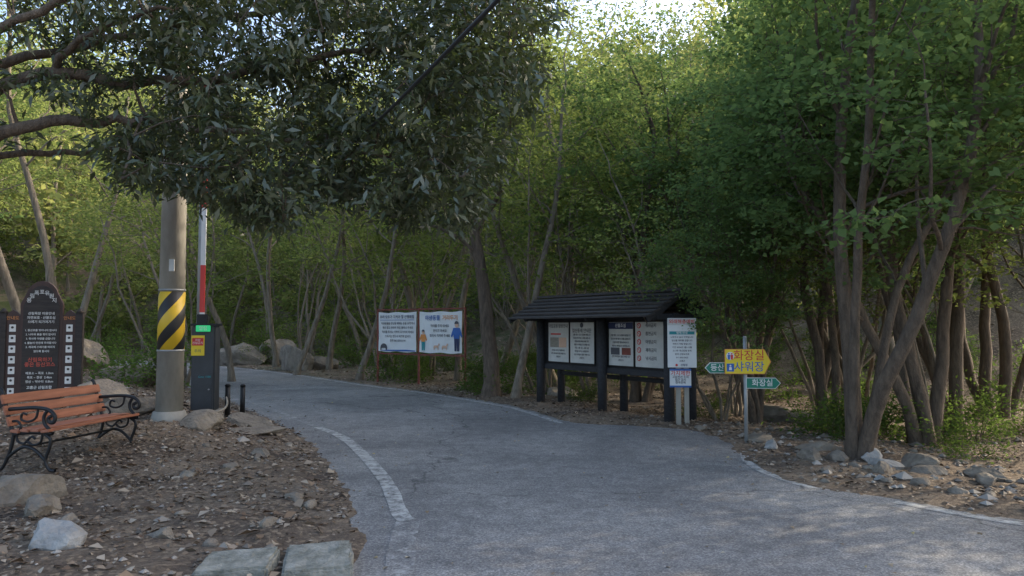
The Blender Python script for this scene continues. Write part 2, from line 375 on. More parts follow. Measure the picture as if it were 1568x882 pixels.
for (x,y,s,m,sd) in [(-4.35,6.75,(.30,.22,.17),M_rock,1),(-3.95,6.25,(.16,.14,.10),M_rock,2),(-3.25,5.3,(.19,.13,.12),M_rockw,3),
        (-4.7,6.2,(.35,.25,.14),M_rock,4),(-5.2,7.1,(.25,.25,.12),M_rock,5),(-2.6,5.6,(.12,.09,.05),M_rock,6),
        (-4.15,9.9,(.35,.25,.14),M_rock,7),(-5.2,10.2,(.5,.35,.2),M_rock,8),(-4.1,11.5,(.4,.25,.12),M_rock,9),(-3.7,10.6,(.45,.2,.06),M_rock,10),
        (-5.9,10.9,(.5,.4,.28),M_rock,11),(-3.0,8.9,(.14,.1,.05),M_rock,12),(-3.3,7.6,(.1,.08,.04),M_rock,13),
        (-9.4,16.2,(.9,.6,.5),M_rock,14),(-8.3,17.5,(.8,.5,.3),M_rock,15),(-7.9,15.4,(.5,.4,.25),M_rock,16),
        (-9.9,31.6,(.9,.7,.75),M_rock,17),(-8.0,27.4,(.9,.6,.75),M_rock,18),(-11.2,30.8,(1.1,.7,.6),M_rock,19),(-7.0,27.9,(.5,.5,.4),M_rock,20),
        (4.25,8.5,(.18,.13,.09),M_rockw,21),(4.6,8.3,(.18,.13,.10),M_rock,22),(4.0,8.1,(.14,.12,.07),M_rock,23),(4.75,8.75,(.24,.18,.1),M_rock,24),
        (3.9,9.6,(.25,.18,.08),M_rock,25),(3.5,10.4,(.22,.18,.07),M_rock,26),(5.3,8.3,(.2,.2,.1),M_rock,27),(3.4,8.1,(.08,.06,.04),M_rock,28),(3.75,7.6,(.08,.07,.04),M_rockw,29),
        (1.2,18,(.5,.3,.25),M_rock,30),(5.2,14,(.5,.4,.3),M_rock,31),(-12,14,(.8,.6,.5),M_rock,32),
        (3.55,8.9,(.16,.12,.08),M_rock,33),(3.9,8.9,(.12,.1,.08),M_rock,34),(4.3,8.95,(.16,.1,.1),M_rockw,35),(5.0,7.9,(.12,.1,.07),M_rock,36),(5.8,7.8,(.16,.1,.08),M_rock,37),(6.5,7.4,(.12,.1,.07),M_rockw,38),(3.4,9.8,(.12,.1,.06),M_rockw,39)]:
    rock('boulder' if s[0]>.4 else 'rock',x,y,s,m,sd,rz=sd)
rs=random.Random(3); items=[]
for i in range(90):
    while True:
        if i<55: x=rs.uniform(2.9,8);y=rs.uniform(5.6,12)
        else: x=rs.uniform(-8,-1.3);y=rs.uniform(5,14)
        d=sd1(x,y)
        if .12<d<3 and (x>0 or not(-5.2<x<-4.2 and 7.2<y<9)): break
    s=rs.uniform(.03,.10); items.append((rock_mesh('stone',(s,s*rs.uniform(.6,.9),s*rs.uniform(.35,.6)),100+i,2),(x,y,hz(x,y)+s*.1),rs.uniform(0,6),(1,1,1),(0,0)))
merged('scattered_stones',items,M_rock,None)
for (x,y,w,dp,rz,sd) in [(-1.78,4.9,.46,.42,.12,1),(-1.28,4.98,.44,.55,.22,2)]:
    bm=bmesh.new(); bmesh.ops.create_cube(bm,size=1); bmesh.ops.scale(bm,vec=(w,dp,.16),verts=bm.verts)
    bmesh.ops.bevel(bm,geom=bm.edges[:],offset=.018,segments=2,affect='EDGES')
    bmesh.ops.subdivide_edges(bm,edges=bm.edges[:],cuts=5,use_grid_fill=True)
    for v in bm.verts:
        q=Vector(v.co)*7+Vector((sd*5,0,0)); v.co+=Vector((noise.noise(q),noise.noise(q+Vector((9,0,0))),noise.noise(q*1.5+Vector((0,9,0)))*.7))*.016
    me=bpy.data.meshes.new('stone_slab'); bm.to_mesh(me); bm.free()
    meshobj('stone_slab',me,M_slab,None,(x,y,.015),(R(1.5),R(-2),rz))
# ------------------------------------------------------------------ trees
def interp_poly(pts,t):
    f=t*(len(pts)-1); i=min(int(f),len(pts)-2); return pts[i]+(pts[i+1]-pts[i])*(f-i), nrm(pts[i+1]-pts[i]), f
def grow(seed,P):
    r=np.random.default_rng(seed); polys=[];sites=[]
    mx=len(P['len'])-1
    def branch(p,d,L,rad,lv):
        n=P['segs'][lv]; pts=[p];rr=[rad*(1.5 if lv==0 else 1)]
        for i in range(n):
            d=nrm(d+r.normal(0,P['wig'][lv],3)+np.array([0,0,P['trop'][lv]]))
            p=p+d*L/n; pts.append(p); rr.append(max(.003,rad*(1-(i+1)/n*(1-P['tap'][lv]))))
        polys.append((pts,rr,P['sides'][lv]))
        if lv==mx:
            for k in range(P['sites']):
                q,t,_=interp_poly(pts,.25+.75*(k+1)/P['sites']); sites.append((q,t))
            return
        for j in range(P['kids'][lv]):
            t=P['t0'][lv]+(1-P['t0'][lv])*(j+r.uniform(0,1))/P['kids'][lv]; t=min(t,.98)
            q,dd_,f=interp_poly(pts,t)
            a=r.normal(0,1,3); a=nrm(a-dd_*np.dot(a,dd_)); ang=R(r.uniform(*P['ang'][lv]))
            nd_=dd_*math.cos(ang)+a*math.sin(ang)
            nd_[2]=nd_[2]*P['flat'][lv]+P['lift'][lv]; nd_=nrm(nd_)
            rl=rad*(1-t*(1-P['tap'][lv]))
            branch(q,nd_,P['len'][lv+1]*r.uniform(.65,1.2)*(1.1-.35*t),rl*P['rk'],lv+1)
        branch(pts[-1],d,P['len'][lv+1]*.8,rr[-1],lv+1)
    for s in range(P['stems']):
        a=2*math.pi*(s+r.uniform(-.3,.3))/P['stems']; ln=R(r.uniform(*P['lean']))
        d=np.array([math.cos(a)*math.sin(ln),math.sin(a)*math.sin(ln),math.cos(ln)])
        b0=np.array([math.cos(a),math.sin(a),0])*P['rad']*(1.1 if P['stems']>1 else 0)+np.array([0,0,-.25])
        branch(b0,d,P['len'][0]*r.uniform(.85,1.1),P['rad']*r.uniform(.65,1.1),0)
    return polys,sites,r
def foliage(name,sites,r,k,spread,L,W,nt_=.5,droop=0.):
    S=np.array([s[0] for s in sites]);D=np.array([s[1] for s in sites])
    n=len(S)*k; C=np.repeat(S,k,0)+r.normal(0,1,(n,3))*np.array(spread)
    U=np.repeat(D,k,0)*.5+r.normal(0,.8,(n,3))*np.array([1,1,.45]); U[:,2]-=droop
    N=r.normal(0,nt_,(n,3)); N[:,2]+=1
    l=L*r.uniform(.6,1.25,n)
    return leaf_mesh(name,C,U,N,l,l*W)
MAPLE=dict(stems=4,len=[5.6,2.3,1.15,.55],segs=[12,6,4,3],wig=[.095,.15,.18,.2],trop=[.06,.04,0,-.02],tap=[.42,.35,.35,.4],
  sides=[10,6,4,3],kids=[7,4,3],t0=[.42,.3,.2],ang=[(25,65),(30,60),(30,65)],flat=[.95,.5,.35],lift=[.12,.05,0],rk=.42,lean=(3,14),rad=.10,sites=3)
FOREST=dict(stems=1,len=[8,2.5,1.2,.6],segs=[12,6,4,3],wig=[.08,.15,.18,.2],trop=[.05,.04,0,0],tap=[.3,.35,.35,.4],
  sides=[9,5,3,3],kids=[9,4,3],t0=[.48,.25,.2],ang=[(35,70),(30,60),(30,65)],flat=[.8,.6,.4],lift=[.15,.05,0],rk=.42,lean=(2,12),rad=.13,sites=2)
BIG=dict(FOREST,rad=.2,len=[7.5,3.0,1.3,.6],wig=[.06,.15,.18,.2],lean=(1,5),sides=[12,6,3,3])
THIN=dict(stems=5,len=[4.6,1.4,.8],segs=[11,5,3],wig=[.13,.2,.2],trop=[.09,.02,0],tap=[.35,.3,.4],
  sides=[6,4,3],kids=[5,3],t0=[.45,.2],ang=[(25,55),(30,60)],flat=[.9,.5],lift=[.1,0],rk=.5,lean=(6,26),rad=.045,sites=3)
FAR=dict(stems=1,len=[7,2.8,1.3],segs=[7,4,3],wig=[.08,.15,.2],trop=[.05,.05,0],tap=[.3,.35,.4],
  sides=[6,4,3],kids=[12,5],t0=[.18,.25],ang=[(40,75),(30,65)],flat=[.8,.6],lift=[.12,.05],rk=.42,lean=(1,8),rad=.16,sites=3)
BUSH=dict(stems=6,len=[.7,.45,.25],segs=[5,3,2],wig=[.2,.2,.2],trop=[.02,0,0],tap=[.4,.4,.5],
  sides=[4,3,3],kids=[5,3],t0=[.2,.2],ang=[(25,60),(30,60)],flat=[.9,.7],lift=[.1,.05],rk=.55,lean=(15,60),rad=.015,sites=2)
SCRUB=dict(stems=4,len=[1.9,1.0,.5],segs=[6,3,2],wig=[.15,.2,.2],trop=[.04,0,0],tap=[.4,.4,.5],
  sides=[4,3,3],kids=[5,3],t0=[.2,.2],ang=[(30,65),(30,60)],flat=[.8,.6],lift=[.1,.0],rk=.55,lean=(10,45),rad=.035,sites=2)
def variants(nm,P,n,k,spread,L,W,leafm,barkm,seed0,**kw):
    out=[]
    for i in range(n):
        polys,sites,r=grow(seed0+i,P)
        b_=tubes_mesh(nm+'_trunk',polys); f=foliage(nm+'_foliage',sites,r,k,spread,L,W,**kw)
        b_.materials.append(barkm); f.materials.append(leafm); out.append((b_,f))
    return out
V_maple=variants('maple',MAPLE,3,10,(.17,.17,.04),.092,.85,M_maple,M_bark,11)
V_forest=variants('forest',FOREST,3,9,(.24,.24,.07),.13,.6,M_forest,M_bark_pale,31)
V_big=variants('big',BIG,1,11,(.24,.24,.08),.12,.6,M_forest,M_bark,37)
V_thin=variants('thin',THIN,3,7,(.16,.16,.05),.10,.7,M_forest,M_bark_pale,51)
V_far=variants('far',FAR,2,7,(.35,.35,.2),.36,.6,M_far,M_bark_pale,71,nt_=.8)
V_bush=variants('bush',BUSH,2,7,(.09,.09,.06),.075,.5,M_shrub,M_bark,91)
V_scrub=variants('scrub',SCRUB,2,6,(.18,.18,.1),.17,.6,M_forest,M_bark_pale,97)
def put(name,var,x,y,s=1,rz=None,tilt=(0,0)):
    if rz is None: rz=random.uniform(0,6.28)
    e=empty(name,(x,y,hz(x,y)),rz,s); e.rotation_euler=(tilt[0],tilt[1],rz)
    for nme,me_ in (('trunk_and_limbs',var[0]),('foliage',var[1])):
        link(bpy.data.objects.new(nme,me_),e)
def mass(name,lst,leafm,barkm):
    e=empty(name); T=[];Fo=[]
    for var,x,y,s,tl in lst:
        rz=random.uniform(0,6.28); loc=(x,y,hz(x,y)); sc=(s,s,s*random.uniform(.9,1.15))
        T.append((var[0],loc,rz,sc,tl)); Fo.append((var[1],loc,rz,sc,tl))
    merged('trunks_and_limbs',T,barkm,e,True); merged('foliage',Fo,leafm,e)
for (x,y,s,v,rz) in [(4.25,9.2,1.0,0,.3),(6.0,10.9,1.0,1,2.0),(5.5,13.2,1.05,2,1.0),(7.6,12.8,1.1,0,3.3),
        (3.0,17.6,1.1,0,1.9),(5.6,17.2,1.1,2,2.6),(9.6,14.8,1.15,1,.2),(8.6,19.5,1.2,2,4.4),(4.15,12.7,.58,1,2.4)]:
    put('maple_tree',V_maple[v],x,y,s,rz)
put('broadleaf_tree',V_big[0],-.5,17.0,1.05,.5); put('broadleaf_tree',V_forest[1],.05,16.5,1.0,2.5)
for (x,y,s,v,rz) in [(-4.6,22.2,1.0,1,1.2),(-9.2,29,1.1,2,2.2),(-1.6,22,1.1,2,3.6),(-6.6,26.8,1.0,0,4.6),(-9.2,14.6,1.0,1,5.6),(-11.2,18,1.1,2,.9),(-8.2,21.8,.9,0,3.0),(-12.5,21,1.1,1,3.0),(2.2,23,1.2,0,1.0),(-.4,26,1.3,1,1),(1.9,29,1.4,2,3),(1.3,20.5,1.1,2,5),(-7.2,24.6,1.0,1,2)]:
    put('broadleaf_tree',V_forest[v],x,y,s,rz)
for (x,y,s,v,rz) in [(-3.6,22.9,1.3,0,.5),(-2.6,24,1.2,2,3),(6.8,12,.9,1,2),(4.6,15.2,1.,1,0),(2.0,19,1.2,2,2),(3.75,13.3,.72,0,1.0),
        (8.3,11,1,0,5),(-8.8,19.9,1.1,2,4),(7.3,15.5,1.1,0,2.2),(6.0,14.4,1.1,0,4),(3.9,18.2,1.2,2,5),(.9,18.8,1.2,0,2.2)]:
    put('understory_tree',V_thin[v],x,y,s,rz)
lst=[]
for gy_ in np.arange(21,46,4.2):
    for gx_ in np.arange(-34,40,4.0):
        x=gx_+random.uniform(-1.8,1.8); y=gy_+random.uniform(-1.8,1.8)
        if abs(x)>.8*y+3 or sd1(x,y)<2.6: continue
        if random.random()<.5: lst.append((random.choice(V_forest),x,y,random.uniform(.85,1.25),(random.uniform(-.1,.1),random.uniform(-.1,.1))))
        else: lst.append((random.choice(V_thin),x,y,random.uniform(1,1.6),(0,0)))
mass('forest_thicket',lst,M_forest,M_bark_pale)
lst=[]
for gy_ in np.arange(47,112,6.5):
    for gx_ in np.arange(-95,100,6.5):
        x=gx_+random.uniform(-3,3); y=gy_+random.uniform(-3,3)
        if abs(x)>.78*y+4: continue
        lst.append((random.choice(V_far),x,y,random.uniform(1.0,1.6),(0,0)))
mass('distant_forest',lst,M_far,M_bark_pale)
lst=[]
for gy_ in np.arange(22,62,3.4):
    for gx_ in np.arange(-46,46,3.4):
        x=gx_+random.uniform(-1.5,1.5); y=gy_+random.uniform(-1.5,1.5)
        if abs(x)>.78*y+2 or sd1(x,y)<4 or random.random()<(.55 if y<34 else .3): continue
        lst.append((random.choice(V_scrub),x,y,random.uniform(.5,1.1)*(1+.6*(y>38)),(0,0)))
mass('hillside_scrub',lst,M_forest,M_bark_pale)
lst=[(random.choice(V_maple),x,y,random.uniform(1.1,1.3),(0,0)) for x,y in [(9.4,8.8),(13.5,4.6),(13,13.5),(-10.5,8.5),(-13,12)]]
mass('roadside_woods',lst,M_maple,M_bark)
lst=[]
while len(lst)<75:
    x=random.uniform(-16,15);y=random.uniform(11,32)
    d=sd1(x,y)
    if d<1.0 or (x<-2 and y<14 and x>-9.5) or (x<5 and d<2.5 and x>-1 and y<18) or abs(x)>.8*y: continue
    lst.append((random.choice(V_bush),x,y,random.uniform(.6,1.3),(0,0)))
for x,y in [(4.9,11.2),(3.6,13.9),(1.6,16.6),(6.2,10.2),(-.9,18.6)]:
    lst.append((random.choice(V_bush),x,y,random.uniform(.5,.8),(0,0)))
mass('undergrowth',lst,M_shrub,M_bark)
# ------------------------------------------------------------------ big evergreen reaching over the road from the left
r=np.random.default_rng(5)
ev=empty('evergreen_oak_tree',(0,0,0))
polys=[]
trunk=catmull([(-6.9,7.3,hz(-6.9,7.3)-.3),(-6.8,7.3,1.2),(-6.6,7.2,2.3),(-6.5,7.2,3.2),(-6.4,7.4,4.6),(-6.2,7.6,6.2)],4)
polys.append((trunk,list(np.linspace(.24,.10,len(trunk))),12))
limbs=[[(-6.55,7.2,2.7),(-5.6,7.0,3.2),(-4.7,7.0,3.5),(-4.0,7.1,3.62),(-3.3,7.3,3.6),(-2.4,7.5,3.55),(-1.3,7.7,3.4)],
 [(-6.5,7.2,3.1),(-5.4,7.2,3.8),(-4.5,7.2,4.12),(-3.9,7.3,4.02),(-3.1,7.5,4.15),(-2.0,7.8,4.5),(-.8,8,4.7),(0,8.1,4.7)],
 [(-6.45,7.4,3.9),(-5.2,7.8,4.5),(-4.0,8.1,4.9),(-2.6,8.4,5.3),(-1.0,8.6,5.5),(0,8.7,5.5)],
 [(-6.5,7.2,3.0),(-5.3,6.6,3.7),(-4.2,6.4,4.4),(-3.0,6.5,4.7),(-1.8,6.8,4.9)],
 [(-5.6,7.0,3.2),(-4.9,7.4,3.35),(-4.2,7.9,3.5),(-3.3,8.5,3.4)],
 [(-4.6,7.2,4.12),(-4.0,6.9,4.4),(-3.2,6.8,4.6)]]
samples=[]
for L_,r0_ in zip(limbs,(.085,.08,.06,.055,.045,.045)):
    c=catmull(L_,5); c=[p+r.normal(0,.022,3) for p in c]; rr=list(np.linspace(r0_,.015,len(c)))
    polys.append((c,rr,8)); samples+=[(p,q) for p,q in zip(c[3:],rr[3:])]
def lower(x):
    return np.interp(x,[-5.2,-4.4,-3.9,-3.4,-2.9,-2.5,-2.0,-1.5,-1.0,-.7,-.4,-.1,.2,.5],[3.6,3.35,3.05,2.95,2.75,2.55,2.72,2.72,2.58,2.45,2.58,3.2,3.9,4.7])
def targets(n):
    out=[]
    while len(out)<n:
        x=r.uniform(-5.4,.45);y=r.uniform(6.3,9.6); z=r.uniform(2.4,6.3)
        lo=1.6+(lower(x*7.5/y)-1.6)*y/7.5
        if z<lo or z>lo+2.4+.35*(y-6.3): continue
        if x<-3.9 and r.uniform()<.5: continue
        out.append(np.array([x,y,z]))
    return out
sites=[]
for stage,(n_,rad,sd,maxl) in enumerate([(45,.022,5,9),(180,.011,4,9),(850,.005,3,.8)]):
    SP=np.array([s[0] for s in samples])
    new=[]
    for t in targets(n_):
        dist=np.linalg.norm((SP-t),axis=1); j=int(np.argmin(dist))
        if dist[j]<.1: continue
        p=SP[j]; v=t-p
        if dist[j]>maxl: t=p+v*maxl/dist[j]; v=t-p
        L_=np.linalg.norm(v); mids=[p]
        for q in (.33,.66,1):
            mids.append(p+v*q+np.array([0,0,math.sin(q*math.pi)*.12*L_])+r.normal(0,.04*L_,3)*(q<1))
        r0=min(rad,samples[j][1]*.8)
        polys.append((mids,list(np.linspace(r0,r0*.45,4)),sd))
        new+=[(m_,r0*.6) for m_ in mids[1:]]
        if stage>=1:
            for q in (.45,.75,1.0):
                a,t_,_=interp_poly(mids,q); sites.append((a,t_))
    samples+=new
tb=tubes_mesh('trunk_and_limbs',polys); meshobj('trunk_and_limbs',tb,M_bark,ev)
f=foliage('foliage',sites,r,17,(.10,.10,.06),.115,.32,nt_=.7,droop=.4); meshobj('foliage',f,M_ever,ev)
# ------------------------------------------------------------------ utility pole
px,py=-4.6,10.0
up=empty('utility_pole',(px,py,hz(px,py)))
cyl('concrete_shaft',.175,.12,9.0,(0,0,-.3),M_conc,up,seg=40)
cyl('footing',.27,.20,.22,(0,0,-.12),M_conc,up,seg=20)
m,nt,b=newmat('hazard_stripes'); tc=nd(nt,'ShaderNodeTexCoord'); sx=nd(nt,'ShaderNodeSeparateXYZ'); nt.links.new(tc.outputs['Object'],sx.inputs[0])
at=nd(nt,'ShaderNodeMath',operation='ARCTAN2'); nt.links.new(sx.outputs[1],at.inputs[0]); nt.links.new(sx.outputs[0],at.inputs[1])
ma=nd(nt,'ShaderNodeMath',operation='MULTIPLY_ADD'); nt.links.new(at.outputs[0],ma.inputs[0]); ma.inputs[1].default_value=-.1910; nt.links.new(sx.outputs[2],ma.inputs[2])
dv=nd(nt,'ShaderNodeMath',operation='DIVIDE'); nt.links.new(ma.outputs[0],dv.inputs[0]); dv.inputs[1].default_value=.40
fr=nd(nt,'ShaderNodeMath',operation='FRACT'); nt.links.new(dv.outputs[0],fr.inputs[0])
gt=nd(nt,'ShaderNodeMath',operation='GREATER_THAN'); nt.links.new(fr.outputs[0],gt.inputs[0]); gt.inputs[1].default_value=.5
nt.links.new(mixc(nt,gt.outputs[0],(.03,.03,.03),(.72,.47,.03)),b.inputs['Base Color']); b.inputs['Roughness'].default_value=.5
z0=hz(px,py)
o=cyl('hazard_band',.172,.168,.78,(0,0,1.29-z0),m,up,seg=40)
cyl('strap',.176,.176,.025,(0,0,1.27-z0),M_steel,up,seg=40); cyl('strap',.172,.172,.025,(0,0,2.08-z0),M_steel,up,seg=40)
box('number_plate',(.07,.012,.16),(.06,-.16,2.42-z0),M_paper,up)
cab=tubes_mesh('overhead_cable',[([np.array([1.0,1.2,3.28]),np.array([-.12,4,3.36]),np.array([-.97,6.0,3.42]),np.array([-1.6,7.5,3.5])],[.014]*4,6)])
meshobj('overhead_cable',cab,M_cable)
# ------------------------------------------------------------------ barrier gate
bx,by=-4.95,12.0; zb=hz(bx,by)
bg=empty('barrier_gate',(bx,by,zb),R(8))
H=1.6-(-3/1132)*12-zb
box('cabinet',(.36,.34,H),(0,0,H/2-.02),M_cab,bg,bev=.02)
box('cabinet_cap',(.40,.38,.04),(0,0,H),M_black,bg)
box('base_plinth',(.46,.46,.10),(0,0,.03),M_conc,bg)
Me,nt,b=newmat('green_led'); b.inputs['Base Color'].default_value=(.04,.55,.2,1); b.inputs['Emission Color'].default_value=(.05,1,.35,1); b.inputs['Emission Strength'].default_value=.25
box('led_display',(.22,.03,.10),(0,-.19,H-.06),Me,bg)
text('led_text','열림',.07,(0,-.209,H-.06),M_wtext,bg)
box('notice_yellow',(.20,.008,.32),(-.08,-.175,H-.33),M_yel,bg)
box('notice_red',(.17,.006,.12),(-.08,-.182,H-.27),M_red,bg)
text('notice_text','차량\n진입금지',.045,(-.08,-.187,H-.27),M_wtext,bg)
text('notice_text_2','주의',.06,(-.08,-.181,H-.42),M_ink,bg)
box('door',(.28,.008,.55),(0,-.172,.38),M_cab,bg,bev=.003)
cyl('door_lock',.012,.012,.02,(.1,-.176,.42),M_steel,bg,(R(90),0,0),12)
text('phone_label','Gate 1588',.045,(.03,-.179,.62),M_teal,bg)
Mb,nt,b=newmat('red_white_bands'); tc=nd(nt,'ShaderNodeTexCoord'); sx=nd(nt,'ShaderNodeSeparateXYZ'); nt.links.new(tc.outputs['Object'],sx.inputs[0])
dv=nd(nt,'ShaderNodeMath',operation='DIVIDE'); nt.links.new(sx.outputs[2],dv.inputs[0]); dv.inputs[1].default_value=1.7
fr=nd(nt,'ShaderNodeMath',operation='FRACT'); nt.links.new(dv.outputs[0],fr.inputs[0])
gt=nd(nt,'ShaderNodeMath',operation='GREATER_THAN'); nt.links.new(fr.outputs[0],gt.inputs[0]); gt.inputs[1].default_value=.45
nt.links.new(mixc(nt,gt.outputs[0],(.62,.05,.04),(.7,.7,.68)),b.inputs['Base Color'])
box('raised_arm',(.075,.03,4.2),(-.06,-.05,H+1.9),Mb,bg,bev=.004)
box('arm_black_edge',(.03,.035,2.2),(-.113,-.05,H+2.9),M_black,bg,bev=.003)
box('arm_bracket',(.16,.08,.22),(-.05,-.05,H+.06),M_black,bg)
cyl('steel_post',.055,.05,5.2,(-.17,.25,0),M_steel,bg)
for x,y in [(-4.72,12.35),(-4.85,13.4)]:
    z=hz(x,y); e=empty('bollard',(x,y,z)); cyl('post',.045,.042,.56,(0,0,-.05),M_black,e,seg=16); cyl('cap',.052,.03,.04,(0,0,.51),M_black,e,seg=16)
pts=[]
a=np.array([px-.15,py-.12,z0+.06]);b_=np.array([-4.72,12.3,hz(-4.72,12.35)+.33])
for i in range(15):
    t=i/14; p=a+(b_-a)*t; p[2]-=.10*math.sin(math.pi*t); p[0]+=.35*math.sin(math.pi*t); pts.append(p)
meshobj('rope',tubes_mesh('rope',[(pts,[.016]*15,6)]),M_rope)
# ------------------------------------------------------------------ park bench
bz=hz(-4.76,8.16)
be=empty('park_bench',(-4.78,8.14,bz-.01),R(82))
for i,(y,z,tl) in enumerate([(-.24,.415,-8),(-.125,.42,0),(-.01,.415,2),(.10,.405,6)]):
    box('seat_slat_%d'%(i+1),(1.42,.095,.028),(0,y,z),M_slat,be,(R(tl),0,0),.006)
for i,(y,z) in enumerate([(.175,.50),(.215,.61),(.25,.72)]):
    box('back_slat_%d'%(i+1),(1.42,.028,.095),(0,y,z),M_slat,be,(R(-18),0,0),.006)
def side(x):
    def c(P,ra=.017): return ([np.array([x,p[0],p[1]]) for p in catmull([np.array(q,float) for q in P],5)],None,ra)
    S=[c([(-.33,.02),(-.27,.03),(-.22,.12),(-.26,.24),(-.27,.33),(-.20,.385)]),
       c([(.32,.02),(.26,.03),(.20,.14),(.16,.26),(.14,.38)]),
       c([(-.29,.385),(-.12,.395),(.06,.385),(.14,.38),(.19,.50),(.235,.64),(.28,.79),(.31,.82)],.019),
       c([(.20,.62),(.08,.63),(-.10,.64),(-.24,.62),(-.31,.56),(-.30,.50),(-.25,.50),(-.24,.54),(-.27,.56)],.019),
       c([(-.27,.385),(-.25,.43),(-.20,.48),(-.19,.55),(-.22,.61)]),
       c([(-.22,.12),(-.10,.22),(.02,.25),(.12,.20),(.20,.14)]),
       c([(-.18,.38),(-.16,.30),(-.08,.27),(-.02,.31),(-.06,.35),(-.10,.33)],.012),
       c([(.10,.38),(.10,.31),(.03,.28),(-.01,.31)],.012),
       c([(-.12,.62),(-.10,.54),(-.02,.50),(.06,.52),(.05,.58),(0,.57)],.012),
       c([(.16,.5),(.10,.5),(.06,.45),(.08,.41)],.012)]
    return [(p,[ra]*len(p),8) for p,_,ra in S]
meshobj('cast_iron_side_1',tubes_mesh('cast_iron_side',side(-.66)),M_black,be)
meshobj('cast_iron_side_2',tubes_mesh('cast_iron_side',side(.66)),M_black,be)
box('stretcher',(1.32,.03,.02),(0,.0,.25),M_black,be)
# ------------------------------------------------------------------ brown trail board (left)
wx,wy=-6.98,11.0; wz=hz(wx,wy)
wb=empty('carved_information_board',(wx,wy,wz),R(14))
def Z(v): return 1.6-(v-500)/1132*11-wz
def archpts(w,zb,zs,zt,n=10):
    P=[(-w/2,zb),(w/2,zb),(w/2,zs)]
    for i in range(1,n): 
        a=math.pi*i/n; P.append((w/2*.8*math.cos(a),zs+.05+(zt-zs-.05)*math.sin(a)))
    P.append((-w/2,zs)); return P
poly('center_panel',archpts(.56,Z(612),Z(465),Z(430)),.06,M_brown,wb)
poly('center_inset',archpts(.48,Z(600),Z(468),Z(437)),.01,M_dkwood,wb,(0,-.034,0))
for s,nm in ((-1,'left'),(1,'right')):
    x=s*.375
    P=[(-.1,Z(606)),(.1,Z(606)),(.1,Z(485)),(.05,Z(478)),(0,Z(474)),(-.05,Z(478)),(-.1,Z(485))]
    poly('wing_'+nm,P,.05,M_brown,wb,(x,0,0))
    box('post_'+nm,(.10,.09,Z(478)+.25),(x+s*.13,0.0,(Z(478)-.25)/2),M_dkwood,wb)
    cyl('post_cap_'+nm,.06,.02,.07,(x+s*.13,0,Z(478)-.01),M_dkwood,wb,seg=16)
    for i in range(7):
        box('pictogram_%s_%d'%(nm,i+1),(.085,.008,.105),(x,-.030,Z(502)-i*.155),M_wtext,wb,bev=.002)
        cyl('pictogram_mark',.018,.018,.004,(x,-.036,Z(502)-i*.155+.01),M_dkwood,wb,(R(90),0,0),10)
    text('wing_title','안내도',.06,(x,-.031,Z(487)),M_orange,wb)
ti='용림폭포유원지'
for i,ch in enumerate(ti):
    a=math.pi*(1-(i+1)/(len(ti)+1)); text('title_char',ch,.075,(.18*math.cos(a),-.045,Z(468)+.0+.20*math.sin(a)),M_wtext,wb,off=.0005)
lines=['산림욕장 이용안내','자연보호 · 산불조심','쓰레기 되가져가기','','1. 등산로를 벗어나지 맙시다','2. 나무와 꽃을 꺾지 맙시다','3. 취사와 야영을 금합니다','4. 물놀이 안전에 주의합시다','5. 계곡에 쓰레기를 버리지','   않도록 합시다']
for i,l in enumerate(lines):
    text('text_line',l,.036 if i>3 else .046,(0,-.0415,Z(480)-i*.062),M_wtext,wb,off=.0006)
text('red_title','산림욕하기\n좋은 등산코스',.07,(0,-.0415,Z(480)-.72),M_rtext,wb,off=.001)
for i,l in enumerate(['매표소 ~ 폭포  1.2km','폭포 ~ 정상  2.4km','정상 ~ 약수터  0.8km']):
    text('text_line',l,.042,(0,-.0415,Z(480)-.88-i*.062),M_wtext,wb,off=.0006)
text('footer','고흥군 산림조합',.05,(0,-.0415,Z(480)-1.09),M_wtext,wb,off=.001)
